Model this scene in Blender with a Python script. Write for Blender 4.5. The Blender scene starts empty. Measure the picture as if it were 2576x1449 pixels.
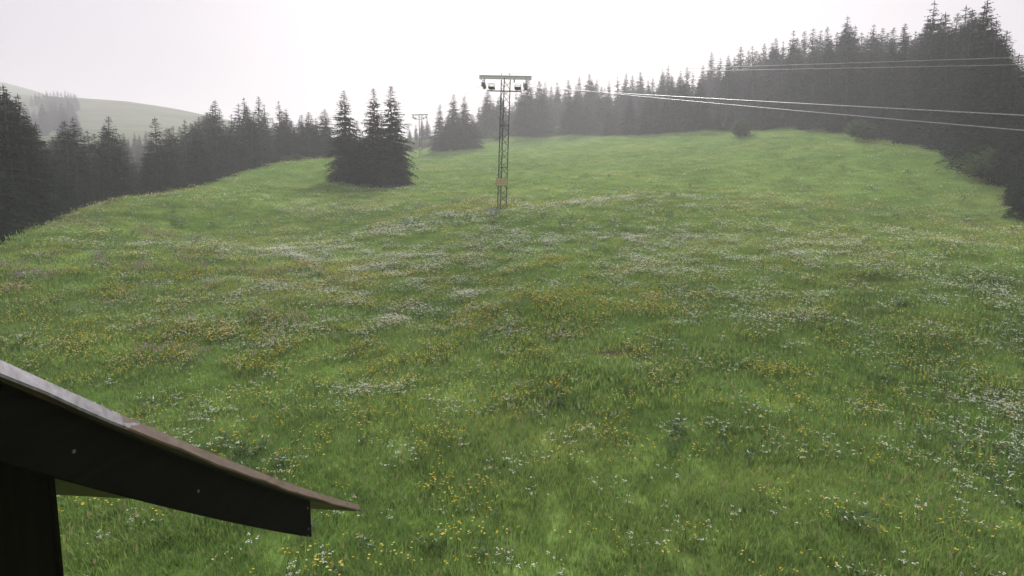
import bpy, math, random
import numpy as np
from mathutils import Vector, Matrix, Euler

# ------------------------------------------------------------------ camera, sky, sun, exposure
scene = bpy.context.scene
COL = scene.collection
CAM = np.array([0.0, 0.0, 5.0])
PITCH = math.radians(6.8)
HFOV = math.radians(80)
cd = bpy.data.cameras.new('camera')
cam = bpy.data.objects.new('camera', cd)
COL.objects.link(cam)
cam.location = CAM
cam.rotation_euler = (math.radians(90) - PITCH, 0, 0)
cd.sensor_width = 36
cd.lens = 18 / math.tan(HFOV / 2)
cd.clip_start = 0.05
cd.clip_end = 3000
scene.camera = cam

SUN_EL, SUN_AZ = math.radians(32), math.radians(4)      # low morning sun behind thin cloud, ahead of the camera
SUN_DIR = Vector((math.sin(SUN_AZ) * math.cos(SUN_EL), math.cos(SUN_AZ) * math.cos(SUN_EL), math.sin(SUN_EL)))

world = bpy.data.worlds.new('World')
scene.world = world
world.use_nodes = True
wt = world.node_tree
wt.nodes.clear()
def wn(t, **kw):
    n = wt.nodes.new(t)
    for k, v in kw.items():
        setattr(n, k, v)
    return n
def wmath(op, a, b=None):
    n = wn('ShaderNodeMath', operation=op)
    for i, v in enumerate((a, b)):
        if v is None:
            continue
        if isinstance(v, (int, float)):
            n.inputs[i].default_value = v
        else:
            wt.links.new(v, n.inputs[i])
    return n.outputs[0]
sky = wn('ShaderNodeTexSky', sky_type='NISHITA', sun_disc=False)
sky.sun_elevation = SUN_EL
sky.sun_rotation = SUN_AZ
sky.air_density = 1.2
sky.dust_density = 4.0
tc = wn('ShaderNodeTexCoord')
sep = wn('ShaderNodeSeparateXYZ')
wt.links.new(tc.outputs['Generated'], sep.inputs[0])
zz = wmath('MAXIMUM', sep.outputs['Z'], 0.0)
dot = wn('ShaderNodeVectorMath', operation='DOT_PRODUCT')
wt.links.new(tc.outputs['Generated'], dot.inputs[0])
dot.inputs[1].default_value = SUN_DIR
d01 = wmath('MULTIPLY', wmath('ADD', dot.outputs['Value'], 1.0), 0.5)
glow = wmath('POWER', d01, 11.0)
g = wmath('ADD', wmath('MULTIPLY', glow, 0.46), 0.45)
over = wmath('ADD', wmath('MULTIPLY', zz, 2.0), 1.0)      # overcast sky is brighter towards the zenith
nz = wn('ShaderNodeTexNoise')
nz.inputs['Scale'].default_value = 1.7
nz.inputs['Detail'].default_value = 4
nz.inputs['Roughness'].default_value = 0.5
mp = wn('ShaderNodeMapping')
mp.inputs['Scale'].default_value = (1, 1, 2.6)
wt.links.new(tc.outputs['Generated'], mp.inputs[0])
wt.links.new(mp.outputs[0], nz.inputs['Vector'])
nf = wmath('ADD', wmath('MULTIPLY', nz.outputs['Fac'], 0.5), 0.75)
lum = wmath('MULTIPLY', wmath('MULTIPLY', wmath('MULTIPLY', g, over), nf), 2.0)
cloud = wn('ShaderNodeVectorMath', operation='SCALE')
cloud.inputs[0].default_value = (1.0, 0.92, 1.01)
wt.links.new(lum, cloud.inputs['Scale'])
mix = wn('ShaderNodeMix', data_type='RGBA')
mix.inputs['Factor'].default_value = 0.94               # a closed deck of thin cloud over the clear sky
wt.links.new(sky.outputs[0], mix.inputs['A'])
wt.links.new(cloud.outputs[0], mix.inputs['B'])
bg = wn('ShaderNodeBackground')
bg.inputs['Strength'].default_value = 0.1
wt.links.new(mix.outputs['Result'], bg.inputs['Color'])
wo = wn('ShaderNodeOutputWorld')
wt.links.new(bg.outputs[0], wo.inputs['Surface'])

sd = bpy.data.lights.new('sun', 'SUN')
sun = bpy.data.objects.new('sun', sd)
COL.objects.link(sun)
sd.energy = 2.5
sd.angle = math.radians(14)
sd.color = (1.0, 0.98, 0.95)
sun.rotation_euler = (-SUN_DIR).to_track_quat('-Z', 'Y').to_euler()
sun.location = (0, 0, 60)

vs = scene.view_settings
vs.view_transform = 'Standard'
vs.look = 'None'
vs.exposure = 1.5
vs.gamma = 1.0
vs.use_curve_mapping = False
scene.render.engine = 'CYCLES'
cy = scene.cycles
cy.max_bounces = 6
cy.diffuse_bounces = 3
cy.glossy_bounces = 2
cy.transmission_bounces = 4
cy.volume_bounces = 1
cy.transparent_max_bounces = 4
cy.use_denoising = True
cy.caustics_reflective = False
cy.caustics_refractive = False

R = random.Random(11)
NR = np.random.default_rng(5)

# ------------------------------------------------------------------ helpers
F0 = 1288 / math.tan(HFOV / 2)
def unproj(px, py, D):
    """a pixel of the 2576-wide photo and a distance along Y -> a point"""
    u, v = (px - 1288) / F0, (724.5 - py) / F0
    d = np.array([u, math.cos(PITCH) + v * math.sin(PITCH), -math.sin(PITCH) + v * math.cos(PITCH)])
    return CAM + d * (D / d[1])

def proj_x(p):
    q = np.array(p) - CAM
    f = q[1] * math.cos(PITCH) - q[2] * math.sin(PITCH)
    return 1288 + F0 * q[0] / max(f, .1)

def tag(o, label=None, cat=None, group=None, kind=None):
    if label: o['label'] = label
    if cat: o['category'] = cat
    if group: o['group'] = group
    if kind: o['kind'] = kind
    return o

def mesh(name, verts, faces, mats, midx=None, smooth=False):
    m = bpy.data.meshes.new(name)
    m.from_pydata([tuple(v) for v in verts], [], faces)
    for x in (mats if isinstance(mats, (list, tuple)) else [mats]):
        m.materials.append(x)
    if midx is not None:
        m.polygons.foreach_set('material_index', midx)
    if smooth:
        m.polygons.foreach_set('use_smooth', [True] * len(m.polygons))
    m.update()
    return m

def link(name, data, parent=None, loc=None, rot=None, scale=None):
    o = bpy.data.objects.new(name, data)
    COL.objects.link(o)
    if parent: o.parent = parent
    if loc is not None: o.location = loc
    if rot is not None: o.rotation_euler = rot
    if scale is not None: o.scale = scale if hasattr(scale, '__len__') else (scale,) * 3
    return o

def copy_tree(o, parent=None):
    c = o.copy()
    COL.objects.link(c)
    c.parent = parent
    for ch in list(o.children):
        copy_tree(ch, c)
    return c

class MB:
    def __init__(s): s.v, s.f = [], []
    def box(s, a, b, bev=0.0):
        a, b = Vector(a), Vector(b)
        n = len(s.v)
        for z in (a.z, b.z):
            for x, y in ((a.x, a.y), (b.x, a.y), (b.x, b.y), (a.x, b.y)):
                s.v.append((x, y, z))
        s.f += [(n, n+3, n+2, n+1), (n+4, n+5, n+6, n+7), (n, n+1, n+5, n+4), (n+1, n+2, n+6, n+5), (n+2, n+3, n+7, n+6), (n+3, n, n+4, n+7)]
        return s
    def bar(s, p, q, w, h=None, up=(0, 0, 1)):
        """square bar between two points"""
        h = h or w
        p, q = Vector(p), Vector(q)
        d = (q - p).normalized()
        up = Vector(up)
        if abs(d.dot(up)) > .95: up = Vector((0, 1, 0))
        x = d.cross(up).normalized() * w / 2
        y = x.cross(d).normalized() * h / 2
        n = len(s.v)
        for c in (p, q):
            for a, b in ((-1, -1), (1, -1), (1, 1), (-1, 1)):
                s.v.append(c + x * a + y * b)
        s.f += [(n, n+3, n+2, n+1), (n+4, n+5, n+6, n+7), (n, n+1, n+5, n+4), (n+1, n+2, n+6, n+5), (n+2, n+3, n+7, n+6), (n+3, n, n+4, n+7)]
        return s
    def tube(s, pts, rads, n=8):
        pts = [Vector(p) for p in pts]
        if not hasattr(rads, '__len__'): rads = [rads] * len(pts)
        st = len(s.v)
        for i, p in enumerate(pts):
            d = (pts[min(i+1, len(pts)-1)] - pts[max(i-1, 0)]).normalized()
            u = Vector((1, 0, 0)) if abs(d.x) < .9 else Vector((0, 1, 0))
            a = d.cross(u).normalized(); b = d.cross(a)
            for k in range(n):
                t = 2 * math.pi * k / n
                s.v.append(p + (a * math.cos(t) + b * math.sin(t)) * rads[i])
        for i in range(len(pts) - 1):
            for k in range(n):
                k2 = (k + 1) % n
                s.f.append((st+i*n+k, st+i*n+k2, st+(i+1)*n+k2, st+(i+1)*n+k))
        s.f.append(tuple(st + k for k in range(n))[::-1])
        e = st + (len(pts) - 1) * n
        s.f.append(tuple(e + k for k in range(n)))
        return s
    def build(s, name, mat, parent=None, smooth=False, **kw):
        return link(name, mesh(name, s.v, s.f, mat, smooth=smooth), parent, **kw)

# ------------------------------------------------------------------ materials
def nodes_of(name):
    m = bpy.data.materials.new(name)
    m.use_nodes = True
    t = m.node_tree
    t.nodes.clear()
    out = t.nodes.new('ShaderNodeOutputMaterial')
    return m, t, out

def ramp(t, src, stops):
    r = t.nodes.new('ShaderNodeValToRGB')
    e = r.color_ramp.elements
    while len(e) < len(stops): e.new(0.5)
    for i, (p, c) in enumerate(stops):
        e[i].position = p
        e[i].color = (*c, 1)
    t.links.new(src, r.inputs[0])
    return r.outputs[0]

def noise(t, scale, detail=3, vec=None, dist=0.0):
    n = t.nodes.new('ShaderNodeTexNoise')
    n.inputs['Scale'].default_value = scale
    n.inputs['Detail'].default_value = detail
    n.inputs['Distortion'].default_value = dist
    if vec is not None: t.links.new(vec, n.inputs['Vector'])
    return n.outputs['Fac']

def mixc(t, fac, a, b, mode='MIX'):
    n = t.nodes.new('ShaderNodeMix')
    n.data_type = 'RGBA'
    n.blend_type = mode
    for key, v in (('Factor', fac), ('A', a), ('B', b)):
        s = n.inputs[key] if key == 'Factor' else [i for i in n.inputs if i.name == key and i.type == 'RGBA'][0]
        if isinstance(v, (int, float)): s.default_value = v
        elif isinstance(v, tuple): s.default_value = (*v, 1)
        else: t.links.new(v, s)
    return [o for o in n.outputs if o.type == 'RGBA'][0]

def plain(name, stops, scale=6.0, rough=0.7, metal=0.0, bump=0.0, stretch=None, spec=0.5):
    m, t, out = nodes_of(name)
    p = t.nodes.new('ShaderNodeBsdfPrincipled')
    c = t.nodes.new('ShaderNodeTexCoord')
    v = c.outputs['Object']
    if stretch:
        mpn = t.nodes.new('ShaderNodeMapping')
        mpn.inputs['Scale'].default_value = stretch
        t.links.new(v, mpn.inputs[0])
        v = mpn.outputs[0]
    n = noise(t, scale, 6, v)
    t.links.new(ramp(t, n, stops), p.inputs['Base Color'])
    p.inputs['Roughness'].default_value = rough
    p.inputs['Metallic'].default_value = metal
    p.inputs['Specular IOR Level'].default_value = spec
    if bump:
        b = t.nodes.new('ShaderNodeBump')
        b.inputs['Strength'].default_value = bump
        b.inputs['Distance'].default_value = 0.01
        t.links.new(n, b.inputs['Height'])
        t.links.new(b.outputs[0], p.inputs['Normal'])
    t.links.new(p.outputs[0], out.inputs['Surface'])
    return m

def leafy(name, col_fn, transl=0.35, gloss=0.0):
    """two sided plant surface: diffuse + light coming through"""
    m, t, out = nodes_of(name)
    c = col_fn(t)
    d = t.nodes.new('ShaderNodeBsdfDiffuse')
    tr = t.nodes.new('ShaderNodeBsdfTranslucent')
    mx = t.nodes.new('ShaderNodeMixShader')
    mx.inputs[0].default_value = transl
    t.links.new(c, d.inputs['Color'])
    t.links.new(c, tr.inputs['Color'])
    t.links.new(d.outputs[0], mx.inputs[1])
    t.links.new(tr.outputs[0], mx.inputs[2])
    res = mx.outputs[0]
    if gloss:
        gl = t.nodes.new('ShaderNodeBsdfGlossy')
        gl.inputs['Roughness'].default_value = 0.45
        m2 = t.nodes.new('ShaderNodeMixShader')
        m2.inputs[0].default_value = gloss
        t.links.new(res, m2.inputs[1]); t.links.new(gl.outputs[0], m2.inputs[2])
        res = m2.outputs[0]
    t.links.new(res, out.inputs['Surface'])
    return m

def pos_of(t): return t.nodes.new('ShaderNodeNewGeometry').outputs['Position']
def rnd_of(t): return t.nodes.new('ShaderNodeObjectInfo').outputs['Random']

G_DARK, G_MID, G_LIT, G_YEL = (.155, .258, .062), (.180, .285, .074), (.212, .310, .088), (.255, .315, .104)
def grass_patch(t):
    p = pos_of(t)
    big = ramp(t, noise(t, .11, 3, p, .4), [(.34, G_DARK), (.47, G_MID), (.60, G_LIT), (.72, G_YEL)])
    mid = ramp(t, noise(t, .55, 4, p, .6), [(.33, (.82, .85, .78)), (.5, (1, 1, 1)), (.68, (1.10, 1.07, 1.02))])
    return mixc(t, 1.0, big, mid, 'MULTIPLY')
def grass_col(t):
    c = grass_patch(t)
    r = ramp(t, rnd_of(t), [(0, (.70, .78, .62)), (.45, (1, 1, 1)), (.85, (1.2, 1.14, .95)), (1, (1.5, 1.2, 1.0))])
    return mixc(t, 1.0, c, r, 'MULTIPLY')
def ground_col(t):
    c = grass_patch(t)
    f = ramp(t, noise(t, 9, 6, pos_of(t)), [(.3, (.60, .62, .56)), (.7, (1.0, 1.0, .95))])
    c = mixc(t, 1.0, c, f, 'MULTIPLY')
    a = t.nodes.new('ShaderNodeAttribute')
    a.attribute_name = 'bare'
    c = mixc(t, a.outputs['Fac'], c, (.085, .06, .038))
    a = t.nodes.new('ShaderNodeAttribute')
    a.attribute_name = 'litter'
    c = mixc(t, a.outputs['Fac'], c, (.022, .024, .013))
    a = t.nodes.new('ShaderNodeAttribute')
    a.attribute_name = 'pasture'
    gr = ramp(t, noise(t, .035, 5, pos_of(t), .8), [(.35, (.085, .105, .055)), (.65, (.15, .165, .095))])
    return mixc(t, a.outputs['Fac'], c, gr)
M_GROUND = leafy('meadow_ground', ground_col, .0)
M_GRASS = leafy('grass_blade', grass_col, .42, .03)
M_HERB = leafy('herb_leaf', lambda t: mixc(t, 1.0, ramp(t, noise(t, .8, 3, pos_of(t)), [(.3, (.075, .145, .045)), (.7, (.125, .21, .065))]),
               ramp(t, rnd_of(t), [(0, (.75, .8, .75)), (1, (1.2, 1.15, 1.1))]), 'MULTIPLY'), .35, .04)
M_STEM = leafy('flower_stem', lambda t: ramp(t, rnd_of(t), [(0, (.07, .13, .03)), (1, (.12, .17, .05))]), .3)
M_WHITE = leafy('white_petal', lambda t: ramp(t, rnd_of(t), [(0, (.76, .76, .66)), (1, (.88, .88, .84))]), .4)
M_YELLOW = leafy('yellow_petal', lambda t: ramp(t, rnd_of(t), [(0, (.78, .54, .05)), (.5, (.82, .64, .09)), (1, (.84, .74, .30))]), .4)
M_PINK = leafy('pink_petal', lambda t: ramp(t, rnd_of(t), [(0, (.46, .33, .36)), (1, (.60, .50, .52))]), .3)
M_SEED = leafy('grass_seed_head', lambda t: ramp(t, rnd_of(t), [(0, (.20, .19, .09)), (1, (.28, .25, .12))]), .3)

def needle_col(t):
    r = ramp(t, rnd_of(t), [(0, (.009, .022, .011)), (.5, (.014, .033, .016)), (1, (.026, .052, .020))])
    n = ramp(t, noise(t, .9, 4, pos_of(t)), [(.3, (.6, .6, .6)), (.7, (1.35, 1.35, 1.3))])
    return mixc(t, 1.0, r, n, 'MULTIPLY')
M_NEEDLE = leafy('spruce_needles', needle_col, .12)
M_BARK = plain('spruce_bark', [(.3, (.030, .024, .019)), (.7, (.066, .054, .044))], 5, .9, stretch=(3, 3, .5))
M_DEADWOOD = plain('dead_wood', [(.3, (.30, .28, .25)), (.7, (.50, .48, .44))], 4, .8, stretch=(3, 3, .4))
M_SHRUB = leafy('shrub_leaf', lambda t: mixc(t, 1.0, ramp(t, noise(t, 1.6, 3, pos_of(t)), [(.3, (.045, .085, .03)), (.7, (.10, .155, .05))]),
               ramp(t, rnd_of(t), [(0, (.8, .85, .8)), (1, (1.15, 1.1, 1.05))]), 'MULTIPLY'), .35)
M_STEEL = plain('weathered_green_steel', [(.3, (.035, .052, .034)), (.7, (.075, .095, .068))], 9, .6)
M_ARM = plain('galvanised_beam', [(.3, (.78, .77, .80)), (.7, (.86, .85, .88))], 5, .5)
M_SHEAVE = plain('sheave_steel', [(.3, (.22, .22, .23)), (.7, (.34, .34, .35))], 9, .5)
M_DARK = plain('dark_grating', [(.3, (.05, .05, .055)), (.7, (.09, .09, .1))], 20, .6)
M_ROPE = plain('wet_steel_rope', [(.3, (.24, .25, .27)), (.7, (.40, .41, .43))], 40, .4, .3)
M_WIRE = plain('telephone_wire', [(.3, (.22, .22, .24)), (.7, (.32, .32, .34))], 30, .5, .3)
M_CONC = plain('footing_concrete', [(.3, (.30, .30, .28)), (.7, (.52, .52, .50))], 7, .9)
M_SIGN = plain('sign_face', [(.3, (.52, .45, .22)), (.7, (.62, .56, .30))], 5, .5)
M_FRAME = plain('sign_frame', [(.3, (.05, .05, .03)), (.7, (.09, .085, .05))], 9, .6)
M_PRINT = plain('sign_lettering', [(.3, (.26, .15, .07)), (.7, (.32, .19, .09))], 9, .6)
M_PORC = plain('insulator_porcelain', [(.3, (.16, .15, .14)), (.7, (.24, .23, .22))], 9, .3)
M_BOARD = plain('tarred_board', [(.25, (.0035, .003, .0022)), (.5, (.006, .005, .004)), (.75, (.011, .009, .007))], 5, .8, stretch=(9, .6, 9), bump=.35, spec=.08)
M_WALL = plain('dark_wall_board', [(.25, (.006, .005, .004)), (.75, (.016, .013, .009))], 4, .85, stretch=(8, 8, .5), bump=.3, spec=.08)
M_NAIL = plain('nail_head', [(.3, (.12, .12, .11)), (.7, (.22, .21, .2))], 30, .5, .5)
M_ROOF = plain('roof_sheet', [(.3, (.07, .045, .038)), (.7, (.12, .08, .068))], 6, .6)

# verge strip: brown paint, sky reflection on the wet upper end painted in pale
def verge_mat():
    m, t, out = nodes_of('verge_flashing')
    p = t.nodes.new('ShaderNodeBsdfPrincipled')
    c = t.nodes.new('ShaderNodeTexCoord')
    s = t.nodes.new('ShaderNodeSeparateXYZ')
    t.links.new(c.outputs['Object'], s.inputs[0])
    mpn = t.nodes.new('ShaderNodeMapping')
    mpn.inputs['Scale'].default_value = (9, 2.2, 9)
    t.links.new(c.outputs['Object'], mpn.inputs[0])
    n = noise(t, 3.2, 5, mpn.outputs[0])
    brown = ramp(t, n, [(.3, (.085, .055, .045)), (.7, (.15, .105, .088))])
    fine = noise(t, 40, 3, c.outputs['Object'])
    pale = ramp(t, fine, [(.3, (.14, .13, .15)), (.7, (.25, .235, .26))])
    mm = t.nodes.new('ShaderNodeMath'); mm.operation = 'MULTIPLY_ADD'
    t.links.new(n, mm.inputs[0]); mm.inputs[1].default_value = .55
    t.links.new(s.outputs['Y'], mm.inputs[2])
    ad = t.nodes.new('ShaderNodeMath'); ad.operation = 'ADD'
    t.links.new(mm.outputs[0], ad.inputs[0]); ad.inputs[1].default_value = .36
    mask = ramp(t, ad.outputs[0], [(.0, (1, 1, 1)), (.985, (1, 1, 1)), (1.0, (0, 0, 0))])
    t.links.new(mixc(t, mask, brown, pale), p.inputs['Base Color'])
    p.inputs['Roughness'].default_value = .42
    t.links.new(p.outputs[0], out.inputs['Surface'])
    return m
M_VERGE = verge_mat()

# ------------------------------------------------------------------ terrain
ctrl = []
def C(px, py, D): ctrl.append(unproj(px, py, D))
def W(x, y, z): ctrl.append(np.array([x, y, z], float))
for p in [(0, 0, .30), (0, 7, .5), (-9, 7, .45), (9, 7, .55), (-16, 0, .2), (16, 0, .5), (-6, -10, -.5), (10, -10, -.4), (0, -45, -6), (-45, -30, -6),
          (45, -30, -4), (0, 15, 1.2), (-12, 15, 1.25), (12, 15, 1.5), (0, 26, 2.7), (-110, -10, -8), (100, 0, 8), (0, -150, -22), (-150, -120, -24), (170, -100, 0),
          (-28, 8, .6), (30, 12, 2.2)]:
    W(*p)
for c in [(1262, 531, 42), (700, 560, 45), (400, 600, 35), (930, 455, 74), (1100, 480, 62), (700, 470, 66), (1040, 430, 95), (1058, 398, 130),
          (1140, 374, 150), (1430, 347, 165), (1600, 347, 140), (1800, 345, 115), (2100, 345, 88), (2300, 375, 68), (2450, 440, 52), (2576, 555, 40),
          (1500, 440, 75), (1900, 500, 48), (2200, 560, 36), (1700, 650, 27), (2400, 800, 17), (1700, 400, 92), (2000, 420, 68),
          (1300, 395, 110), (1250, 350, 175), (1140, 362, 175)]:
    C(*c)
SIL = [(-200, 740, 21), (0, 632, 28), (100, 580, 35), (230, 530, 45), (370, 506, 55), (460, 480, 62), (560, 455, 70), (620, 433, 76), (700, 416, 84), (810, 404, 94)]
for px, py, D in SIL:
    C(px, py, D)
    C(px, py + 34, D * 1.22)
    C(px, py + 70, D * 1.5)
# forest floor on the right, the valley and the hill on the left
for c in [(1800, 300, 150), (2100, 270, 130), (2400, 290, 100), (2576, 400, 70), (2200, 200, 250), (1600, 290, 260), (1300, 330, 300), (1000, 352, 260),
          (950, 385, 130), (900, 372, 190), (2800, 300, 90),
          (190, 243, 380), (280, 251, 380), (400, 266, 380), (510, 289, 380), (700, 330, 390), (850, 350, 330), (400, 335, 255), (250, 375, 190),
          (120, 400, 150), (30, 212, 470), (70, 236, 450), (0, 206, 480), (-200, 200, 470), (-200, 420, 120), (60, 300, 300), (560, 400, 170)]:
    C(*c)
for x, y, z in [(-300, 560, 70), (-150, 560, 55), (0, 600, 45), (250, 600, 60), (500, 500, 70), (500, 200, 70), (-500, 560, 100), (-560, 200, 30),
                (-500, -150, -20), (500, -150, 20), (0, 800, 50), (-500, 850, 80), (500, 850, 60)]:
    W(x, y, z)
P = np.array(ctrl)
KC = 5.0
WAVES = [(NR.uniform(0, 6.28), l, a, NR.uniform(0, 6.28)) for l, a in [(23, .12), (17, .10), (12, .07), (8.5, .05), (6, .035), (4.3, .025), (3.1, .02), (2.2, .016), (1.5, .012), (5, .03), (2.7, .018)]]
def undul(q):
    out = np.zeros(len(q))
    for a, l, am, ph in WAVES:
        out += am * np.sin(2 * math.pi / l * (q[:, 0] * math.cos(a) + q[:, 1] * math.sin(a)) + ph + .8 * np.sin(q[:, 0] / l * 1.7 + q[:, 1] / l))
    return out
def ker(a, b):
    d = a[:, None, :] - b[None, :, :]
    return -np.sqrt((d ** 2).sum(-1) + KC ** 2)
n = len(P)
A = np.zeros((n + 3, n + 3))
A[:n, :n] = ker(P[:, :2], P[:, :2]) + np.eye(n) * .05
A[:n, n:] = np.c_[np.ones(n), P[:, :2]]
A[n:, :n] = A[:n, n:].T
WGT = np.linalg.solve(A, np.r_[P[:, 2] - undul(P[:, :2]), 0, 0, 0])
def height(x, y):
    x, y = np.atleast_1d(np.asarray(x, float)), np.atleast_1d(np.asarray(y, float))
    sh = x.shape
    q = np.c_[x.ravel(), y.ravel()]
    out = np.empty(len(q))
    for i in range(0, len(q), 20000):
        s = q[i:i+20000]
        out[i:i+20000] = ker(s, P[:, :2]) @ WGT[:n] + WGT[n] + s @ WGT[n+1:]
    out += undul(q)
    return np.clip(out, -60, 135).reshape(sh)
def hz(x, y): return float(height([x], [y])[0])

def axis(lo, hi, near_lo, near_hi, step):
    out = list(np.arange(near_lo, near_hi, step))
    s, v = step, near_hi
    while v < hi:
        out.append(v); s *= 1.06; v += s
    out.append(hi)
    s, v = step * 1.06, near_lo - step
    while v > lo:
        out.insert(0, v); s *= 1.06; v -= s
    out.insert(0, lo)
    return np.array(out)
XS, YS = axis(-650, 650, -36, 40, .55), axis(-170, 900, -4, 60, .55)
GX, GY = np.meshgrid(XS, YS)
GZ = height(GX, GY)
nx, ny = len(XS), len(YS)
idx = np.arange(nx * ny).reshape(ny, nx)
faces = np.stack([idx[:-1, :-1], idx[:-1, 1:], idx[1:, 1:], idx[1:, :-1]], -1).reshape(-1, 4)
gm = bpy.data.meshes.new('meadow')
gm.from_pydata(np.c_[GX.ravel(), GY.ravel(), GZ.ravel()].tolist(), [], faces.tolist())
gm.polygons.foreach_set('use_smooth', [True] * len(gm.polygons))
gm.materials.append(M_GROUND)

def ray_ground(px, py):
    """where the line of sight through a pixel meets the ground"""
    ds = np.geomspace(4, 400, 900)
    pts = np.array([unproj(px, py, D) for D in ds])
    below = pts[:, 2] < height(pts[:, 0], pts[:, 1])
    i = int(np.argmax(below)) if below.any() else len(ds) - 1
    return pts[i]

bare = ray_ground(1565, 888)
bd = np.hypot((GX - bare[0]) / .9, (GY - bare[1]) / .55)
at = gm.attributes.new('bare', 'FLOAT', 'POINT')
at.data.foreach_set('value', np.clip(1.6 - bd, 0, 1).ravel() * .9)
EDGE_PX = [-300, 0, 230, 460, 620, 810, 830, 1180, 1430, 1600, 1800, 2100, 2300, 2450, 2576, 2900]
EDGE_D = [22, 31, 50, 68, 84, 104, 150, 180, 168, 144, 119, 92, 71, 54, 40, 28]
def edge_lim(x, y):
    return np.interp(F0 * x / np.maximum(y, .1) + 1288, EDGE_PX, EDGE_D)
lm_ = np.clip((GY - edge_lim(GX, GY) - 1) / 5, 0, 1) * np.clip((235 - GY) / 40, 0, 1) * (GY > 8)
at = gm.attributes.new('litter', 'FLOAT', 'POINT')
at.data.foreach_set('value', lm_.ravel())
at = gm.attributes.new('pasture', 'FLOAT', 'POINT')
at.data.foreach_set('value', np.clip((GY - 190) / 50, 0, 1).ravel())
ground = link('meadow', gm)
tag(ground, 'green alpine meadow rising from the camera to the forest', kind='structure')

# ------------------------------------------------------------------ spruces
def spruce_meshes(seed, H=16.0, Rr=2.9, base=.04, dens=1.0, ragged=.25, power=.85):
    r = random.Random(seed)
    V, Fc = [], []
    def quad(b, tip, w, up):
        d = (tip - b)
        s = d.cross(up)
        if s.length < 1e-4: s = Vector((1, 0, 0))
        s = s.normalized() * w / 2
        m = b + d * .45
        k = len(V)
        V.extend([b, m + s, tip, m - s])
        Fc.append((k, k+1, k+2, k+3))
    bend = [(r.uniform(-.12, .12), r.uniform(-.12, .12)) for _ in range(3)]
    def axis_at(z):
        t = z / H
        return Vector((bend[0][0]*math.sin(t*3) + bend[1][0]*t, bend[0][1]*math.sin(t*3) + bend[1][1]*t, z))
    z = H * base
    side = r.uniform(0, 6.28)
    while z < H * .985:
        t = z / H
        tt = max(0, (t - base) / (1 - base))
        prof = Rr * (1 - tt) ** power * (.62 + .38 * min(1, tt / .10)) + .07
        fin = 1 - .42 * tt * tt
        nb = max(4, int((9 if t < .7 else 6) * dens + r.uniform(-1, 1)))
        a0 = r.uniform(0, 6.28)
        gap = r.random() < ragged * .25
        for k in range(nb):
            if gap and r.random() < .6: continue
            if t > .55 and r.random() < ragged * .45: continue
            az = a0 + 6.283 * k / nb + r.uniform(-.3, .3)
            L = prof * r.uniform(1 - ragged * 1.3, 1 + ragged * .75) * (1 + .12 * math.cos(az - side))
            el = (.42 * tt - .10 - .16 * (1 - tt)) + r.uniform(-.12, .12)
            droop = .38 * (1 - tt) + .10
            h = Vector((math.cos(az), math.sin(az), 0))
            o = axis_at(z + r.uniform(-.12, .12))
            def at(s):
                return o + h * (L * s) + Vector((0, 0, L * (math.tan(el) * s - droop * s * s + .30 * droop * s ** 4)))
            ns = max(3, int(2.2 + L * 2.3))
            # ridge of the branch itself
            pr = at(.0)
            for i in range(1, 4):
                c = at(i / 3)
                quad(pr, c + (c - pr) * .25, .20 * (1.15 - i / 4) * fin, Vector((0, 0, 1)))
                pr = c
            for i in range(ns):
                s = .14 + .86 * (i + r.uniform(.1, .9)) / ns
                p = at(s)
                tl = min(.95, .20 * fin + .36 * L * (1.08 - s)) * r.uniform(.7, 1.25)
                for sg in (-1, 1):
                    ang = sg * r.uniform(.55, 1.05)
                    d = Vector((math.cos(az + ang), math.sin(az + ang), -r.uniform(.12, .55)))
                    quad(p, p + d * tl, tl * r.uniform(.30, .42) + .05 * fin, Vector((r.uniform(-.4, .4), r.uniform(-.4, .4), 1)))
                if t < .85 and r.random() < .75:
                    hl = r.uniform(.25, .60) * (1.05 - .5 * tt)
                    quad(p, p + Vector((r.uniform(-.1, .1), r.uniform(-.1, .1), -hl)), .20 * r.uniform(.7, 1.3), Vector((math.cos(az), math.sin(az), .2)))
        z += H * .0215 * r.uniform(.75, 1.3) * (1.0 if t < .75 else .85)
    # leader and top twigs
    top = axis_at(H)
    quad(axis_at(H * .95), top, .10, Vector((1, 0, 0)))
    quad(axis_at(H * .95), top, .10, Vector((0, 1, 0)))
    cm = mesh('crown', V, Fc, M_NEEDLE)
    tb = MB()
    zs = [-.6, .0, .5, H * .25, H * .5, H * .75, H * .97]
    r0 = H * .0155
    tb.tube([axis_at(q) for q in zs], [r0 * 1.7, r0 * 1.45, r0 * 1.1, r0 * .85, r0 * .6, r0 * .32, .02], 9)
    tm = mesh('trunk', tb.v, tb.f, M_BARK, smooth=True)
    return cm, tm

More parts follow.
